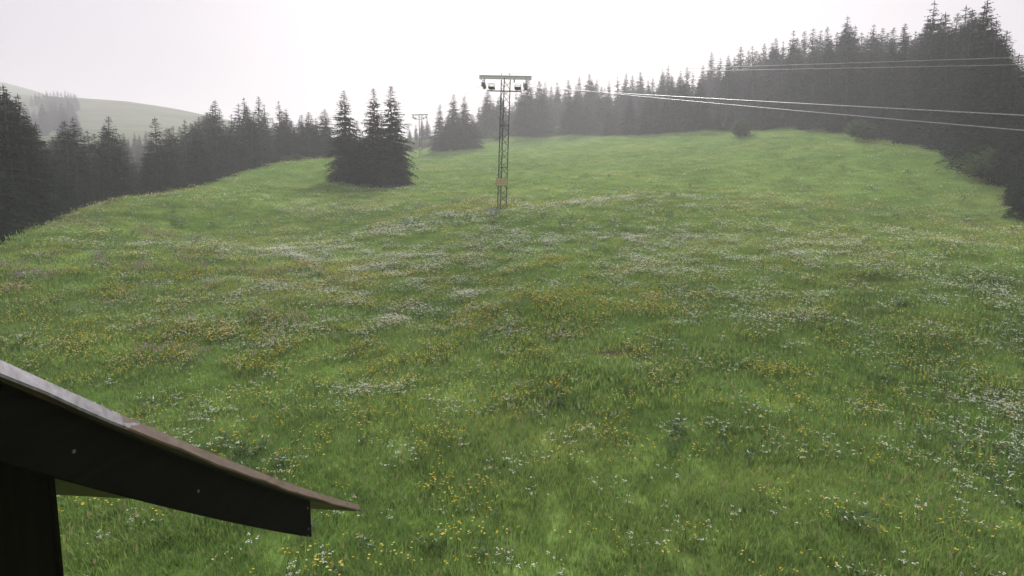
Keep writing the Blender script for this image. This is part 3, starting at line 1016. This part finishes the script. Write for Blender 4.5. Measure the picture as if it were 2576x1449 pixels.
def scatter(name, meshes_, pts, rot, scl, pick, label, cat):
    """one object of scattered plants: points with attributes, geometry nodes put a plant on each"""
    src = bpy.data.collections.new(name + '_source')
    for i, m in enumerate(meshes_):
        o = bpy.data.objects.new('%s_%02d' % (m.name, i), m)
        src.objects.link(o)
    me = bpy.data.meshes.new(name)
    me.from_pydata(pts.tolist(), [], [])
    for nm, typ, val in (('rot', 'FLOAT_VECTOR', rot), ('scl', 'FLOAT', scl), ('pick', 'INT', pick)):
        a = me.attributes.new(nm, typ, 'POINT')
        a.data.foreach_set('vector' if typ == 'FLOAT_VECTOR' else 'value', np.ascontiguousarray(val).ravel())
    o = link(name, me)
    gt = bpy.data.node_groups.new(name, 'GeometryNodeTree')
    gt.interface.new_socket('Geometry', in_out='INPUT', socket_type='NodeSocketGeometry')
    gt.interface.new_socket('Geometry', in_out='OUTPUT', socket_type='NodeSocketGeometry')
    N, Lk = gt.nodes, gt.links
    gi, go = N.new('NodeGroupInput'), N.new('NodeGroupOutput')
    iop = N.new('GeometryNodeInstanceOnPoints')
    ci = N.new('GeometryNodeCollectionInfo')
    ci.inputs['Collection'].default_value = src
    ci.inputs['Separate Children'].default_value = True
    ci.inputs['Reset Children'].default_value = True
    def attr(nm, typ):
        q = N.new('GeometryNodeInputNamedAttribute'); q.data_type = typ
        q.inputs['Name'].default_value = nm
        return q.outputs['Attribute']
    e2r = N.new('FunctionNodeEulerToRotation')
    Lk.new(attr('rot', 'FLOAT_VECTOR'), e2r.inputs[0])
    Lk.new(gi.outputs[0], iop.inputs['Points'])
    Lk.new(ci.outputs[0], iop.inputs['Instance'])
    iop.inputs['Pick Instance'].default_value = True
    Lk.new(attr('pick', 'INT'), iop.inputs['Instance Index'])
    Lk.new(e2r.outputs[0], iop.inputs['Rotation'])
    Lk.new(attr('scl', 'FLOAT'), iop.inputs['Scale'])
    Lk.new(iop.outputs[0], go.inputs[0])
    md = o.modifiers.new('scatter', 'NODES')
    md.node_group = gt
    return tag(o, label, cat, kind='stuff')

def wedge(d0, d1, dens, half=52):
    a = math.radians(half)
    area = a * (d1 * d1 - d0 * d0)
    m = int(area * dens)
    r = np.sqrt(NR.uniform(d0 * d0, d1 * d1, m)); t = NR.uniform(-a, a, m)
    return np.c_[r * np.sin(t), r * np.cos(t)]

def edge_ok(q):
    """keep off the forest floor, the hut and the pylon footings"""
    hutm = (q[:, 0] < E0.x - .4) & (q[:, 0] > E0.x - 5.2) & (q[:, 1] < 3.6)
    ok = (q[:, 1] < edge_lim(q[:, 0], q[:, 1])) & ~hutm
    for o in PY[:2]:
        ok &= np.hypot((q[:, 0] - o.location.x) / 1.1, (q[:, 1] - o.location.y + .5) / 1.3) > 1
    return ok
def vnoise(q, wl, seed):
    r = np.random.default_rng(seed)
    s = np.zeros(len(q))
    for i in range(7):
        a, l, ph = r.uniform(0, 6.28), wl * r.uniform(.6, 1.8), r.uniform(0, 6.28)
        s += np.sin(6.283 / l * (q[:, 0] * math.cos(a) + q[:, 1] * math.sin(a)) + ph + 1.3 * np.sin(6.283 / (l * 1.7) * (q[:, 1] * math.cos(a) - q[:, 0] * math.sin(a)) + ph * 2))
    return s / 7 ** .5
def finish(q, smin, smax, npick, first=0, tilt=.12):
    m = len(q)
    z = height(q[:, 0], q[:, 1])
    rot = np.c_[NR.uniform(-tilt, tilt, m), NR.uniform(-tilt, tilt, m), NR.uniform(0, 6.283, m)].astype(np.float32)
    return np.c_[q, z], rot, NR.uniform(smin, smax, m).astype(np.float32), (first + NR.integers(0, npick, m)).astype(np.int32)

# the depth of the woods behind the single trees, one mass each
def wood(name, gen, count, label):
    pts, sc = [], []
    for i in range(count):
        px, top, D = gen()
        t = unproj(px, top, D)
        h = t[2] - hz(t[0], D)
        if h < 4: continue
        pts.append((t[0], D, hz(t[0], D) - .1)); sc.append(min(h, 27) / 16)
    m = len(pts)
    rot = np.c_[NR.uniform(-.02, .02, m), NR.uniform(-.02, .02, m), NR.uniform(0, 6.28, m)].astype(np.float32)
    return scatter(name, WOODM, np.array(pts), rot, np.array(sc, np.float32), NR.integers(0, len(WOODM), m).astype(np.int32), label, 'wood')
WOODM = []
for i in (0, 2, 6, 7, 8):
    cm, tm = SPRUCE[i]
    v = [Vector((x.co.x * 1.35, x.co.y * 1.35, x.co.z)) for x in cm.vertices]; f = [tuple(p.vertices) for p in cm.polygons]
    k = len(v)
    v += [x.co.copy() for x in tm.vertices]; f2 = [tuple(q + k for q in p.vertices) for p in tm.polygons]
    WOODM.append(mesh('wood_spruce', v, f + f2, [M_NEEDLE, M_BARK], [0] * len(f) + [1] * len(f2)))
def gen_left():
    px = R.uniform(-120, 830)
    while 316 < px < 374: px = R.uniform(-120, 830)
    return px, min(lerp(LTOP, px), 322) + R.uniform(10, 62), lerp(LD, px) * R.uniform(1.3, 1.9) + 6
wood('left_spruce_wood', gen_left, 165, 'dense dark spruce wood filling the left forest behind its edge trees')
def gen_right():
    px = R.uniform(1190, 2680)
    return px, lerp(RT, px) + R.uniform(12, 75), lerp(RD, px) * R.uniform(1.2, 1.7) + 5
wood('right_spruce_wood', gen_right, 300, 'dense dark spruce wood filling the right forest behind its edge trees')
def gen_hill():
    px, D = R.uniform(62, 194), R.uniform(220, 325)
    return px, R.uniform(241, 320) + (325 - D) * .15, D
wood('hill_spruce_wood', gen_hill, 70, 'hazy spruce wood on the flank of the far left hill')

TUFT = [blades(400 + i, 46, .20, .05, .16, .009, .8, 0) for i in range(4)] + [blades(410 + i, 95, .40, .05, .16, .010, .8, 1) for i in range(3)] + [blades(420 + i, 110, .85, .06, .17, .022, .8, 1) for i in range(2)]
parts = []
for d0, d1, dens, smin, smax, npk, fst in [(2.6, 13, 55, .7, 1.25, 4, 0), (13, 26, 20, .7, 1.1, 3, 4), (26, 52, 8, .8, 1.2, 3, 4), (52, 105, 1.7, .8, 1.3, 2, 7), (105, 175, .7, .9, 1.4, 2, 7)]:
    q = wedge(d0, d1, dens)
    q = q[edge_ok(q)]
    b_ = np.hypot((q[:, 0] - bare[0]) / .95, (q[:, 1] - bare[1]) / .6)
    q = q[(b_ > 1) | (NR.random(len(q)) < .06)]
    p_, r_, s_, k_ = finish(q, smin, smax, npk, fst)
    s_ *= np.clip(1.05 + .13 * vnoise(q, 3.0, 9) + .10 * vnoise(q, 9.0, 10), .8, 1.5).astype(np.float32)
    parts.append((p_, r_, s_, k_))
cat_ = [np.concatenate([p[i] for p in parts]) for i in range(4)]
scatter('grass', TUFT, *cat_, 'short to knee-high green meadow grass covering the slope', 'grass')

def patch_field(q, spots):
    s = np.zeros(len(q))
    for x, y, rx, ry, a in spots:
        s = np.maximum(s, a * np.exp(-(((q[:, 0] - x) / rx) ** 2 + ((q[:, 1] - y) / ry) ** 2)))
    return s
def spot(px, py, rx, ry, a):
    g_ = ray_ground(px, py)
    return (g_[0], g_[1], rx, ry, a)
WHITE_SP = [spot(1150, 770, 1.6, 1.5, 1.0), spot(1000, 690, 4, 3, .8), spot(850, 640, 4, 4, .7), spot(1050, 580, 6, 4, .9), spot(1300, 600, 6, 4, .6), spot(1560, 600, 6, 3, .7),
            spot(1650, 690, 3, 2, .6), spot(760, 740, 3, 2, .6), spot(900, 830, 2.5, 1.6, .55), spot(650, 840, 1.5, .8, .6), spot(960, 990, 1.0, .7, .75), spot(2520, 1050, 1.2, 1.6, .65),
            spot(2480, 1180, .9, .7, .4), spot(580, 1145, .35, .3, 1.2), spot(750, 1190, .4, .3, .5), spot(2560, 800, 3, 3, .6), spot(1250, 840, 2, 1, .6), spot(460, 640, 4, 2, .35),
            spot(1500, 520, 8, 5, .6), spot(800, 540, 5, 3, .5), spot(980, 480, 7, 3, .55), spot(820, 1400, .25, .2, 1.0), spot(1900, 640, 6, 4, .55), spot(2150, 760, 4, 3, .5)]
YEL_SP = [spot(800, 900, 5, 3, .7), spot(480, 900, 4, 3, .75), spot(640, 960, 3, 1.6, .8), spot(1400, 790, 5, 3, .75), spot(1480, 930, 3, 1.8, .8), spot(1530, 1060, 1.6, 1.0, .6), spot(900, 1100, 1.4, .9, .7),
          spot(1100, 1280, 1.0, .7, .75), spot(1300, 1360, .8, .5, .8), spot(720, 690, 6, 3, .5), spot(300, 720, 5, 4, .6), spot(1000, 760, 5, 3, .5), spot(1250, 700, 6, 3, .5), spot(1150, 530, 8, 3, .5),
          spot(2120, 1320, .5, .4, .7), spot(2420, 1390, .5, .3, .8), spot(740, 1360, .25, .2, 1.4), spot(1850, 900, 4, 3, .5), spot(2200, 900, 3, 3, .45), spot(1350, 1220, .7, .4, .8)]
PINK_SP = [spot(150, 710, 3, 2, 1.0), spot(430, 890, 1.6, 1.0, .9), spot(560, 680, 4, 2, .8), spot(330, 680, 3, 1.6, .7), spot(660, 820, 2, 1, .6), spot(1080, 522, 5, 3, .7), spot(300, 580, 5, 3, .6)]
FL = {'white': (WHITE_SP, .09, 21, 2.3), 'yellow': (YEL_SP, .17, 22, 2.8), 'pink': (PINK_SP, .006, 23, .5)}
for kind, (sp, floor_, sd_, mul) in FL.items():
    ms = [flowers(500 + i + sd_ * 10, kind, nf, rad) for i, (nf, rad) in enumerate([(4, .16), (5, .22), (9, .38), (12, .5)])]
    parts = []
    for d0, d1, dens, smin, smax, npk, fst in [(3, 10, 9, .8, 1.15, 2, 0), (10, 18, 15, .8, 1.15, 2, 0), (18, 34, 12, .85, 1.25, 2, 1), (34, 60, 5, 1.0, 1.5, 2, 2), (60, 110, 1.2, 1.2, 1.8, 2, 2)]:
        q = wedge(d0, d1, dens * mul)
        q = q[edge_ok(q)]
        pr = (patch_field(q, sp) + floor_) * np.clip(.55 + .75 * vnoise(q, 2.2, sd_) + .35 * vnoise(q, 7, sd_ + 5), 0, 2)
        q = q[NR.random(len(q)) < pr]
        parts.append(finish(q, smin, smax, npk, fst))
    cat_ = [np.concatenate([p[i] for p in parts]) for i in range(4)]
    scatter(kind + '_wildflower', ms, *cat_, {'white': 'white umbel wildflowers in drifts across the meadow', 'yellow': 'small yellow buttercup wildflowers scattered through the meadow',
            'pink': 'pale pink bistort wildflowers mostly on the left of the meadow'}[kind], 'wildflower')

# broadleaf herbs: dark leafy patches
ms = [herb(600 + i, 16) for i in range(4)]
HS = [spot(2540, 1180, 1.1, 1.1, 1.4), spot(720, 1180, .8, .4, 1.2), spot(1150, 800, 2, 1, .6), spot(1000, 1390, .5, .4, .9), spot(1700, 1130, .7, .5, .6), spot(900, 1340, .5, .4, .7), spot(460, 565, 4, 2, .8),
      spot(380, 620, 3, 2, .6), spot(1050, 560, 6, 3, .5), spot(1320, 560, 5, 3, .5), spot(620, 1150, .5, .4, .8), spot(1300, 830, 1.5, .8, .7)]
parts = []
for d0, d1, dens, smin, smax in [(3, 14, 9, .5, 1.0), (14, 32, 4, .7, 1.3), (32, 75, 1.2, 1.0, 1.9)]:
    q = wedge(d0, d1, dens)
    q = q[edge_ok(q)]
    pr = (patch_field(q, HS) + .035) * np.clip(.6 + .7 * vnoise(q, 2.6, 31), 0, 2)
    q = q[NR.random(len(q)) < pr]
    parts.append(finish(q, smin, smax, 4))
cat_ = [np.concatenate([p[i] for p in parts]) for i in range(4)]
scatter('broadleaf_herb', ms, *cat_, 'dark green broad-leaved herbs in patches among the grass', 'herb')

# ------------------------------------------------------------------ haze: one closed box of thin even mist
hm, ht, hout = nodes_of('mist')
pv = ht.nodes.new('ShaderNodeVolumePrincipled')
pv.inputs['Color'].default_value = (.95, .94, .985, 1)
pv.inputs['Density'].default_value = .00115
pv.inputs['Anisotropy'].default_value = .22
ht.links.new(pv.outputs[0], hout.inputs['Volume'])
zmin, zmax = float(GZ.min()) - 1.0, float(GZ.max()) + 24
hzb = MB().box((-652, -172, zmin), (652, 902, zmax)).build('haze', hm)
tag(hzb, 'thin grey morning mist hanging over the whole slope', 'mist', kind='stuff')
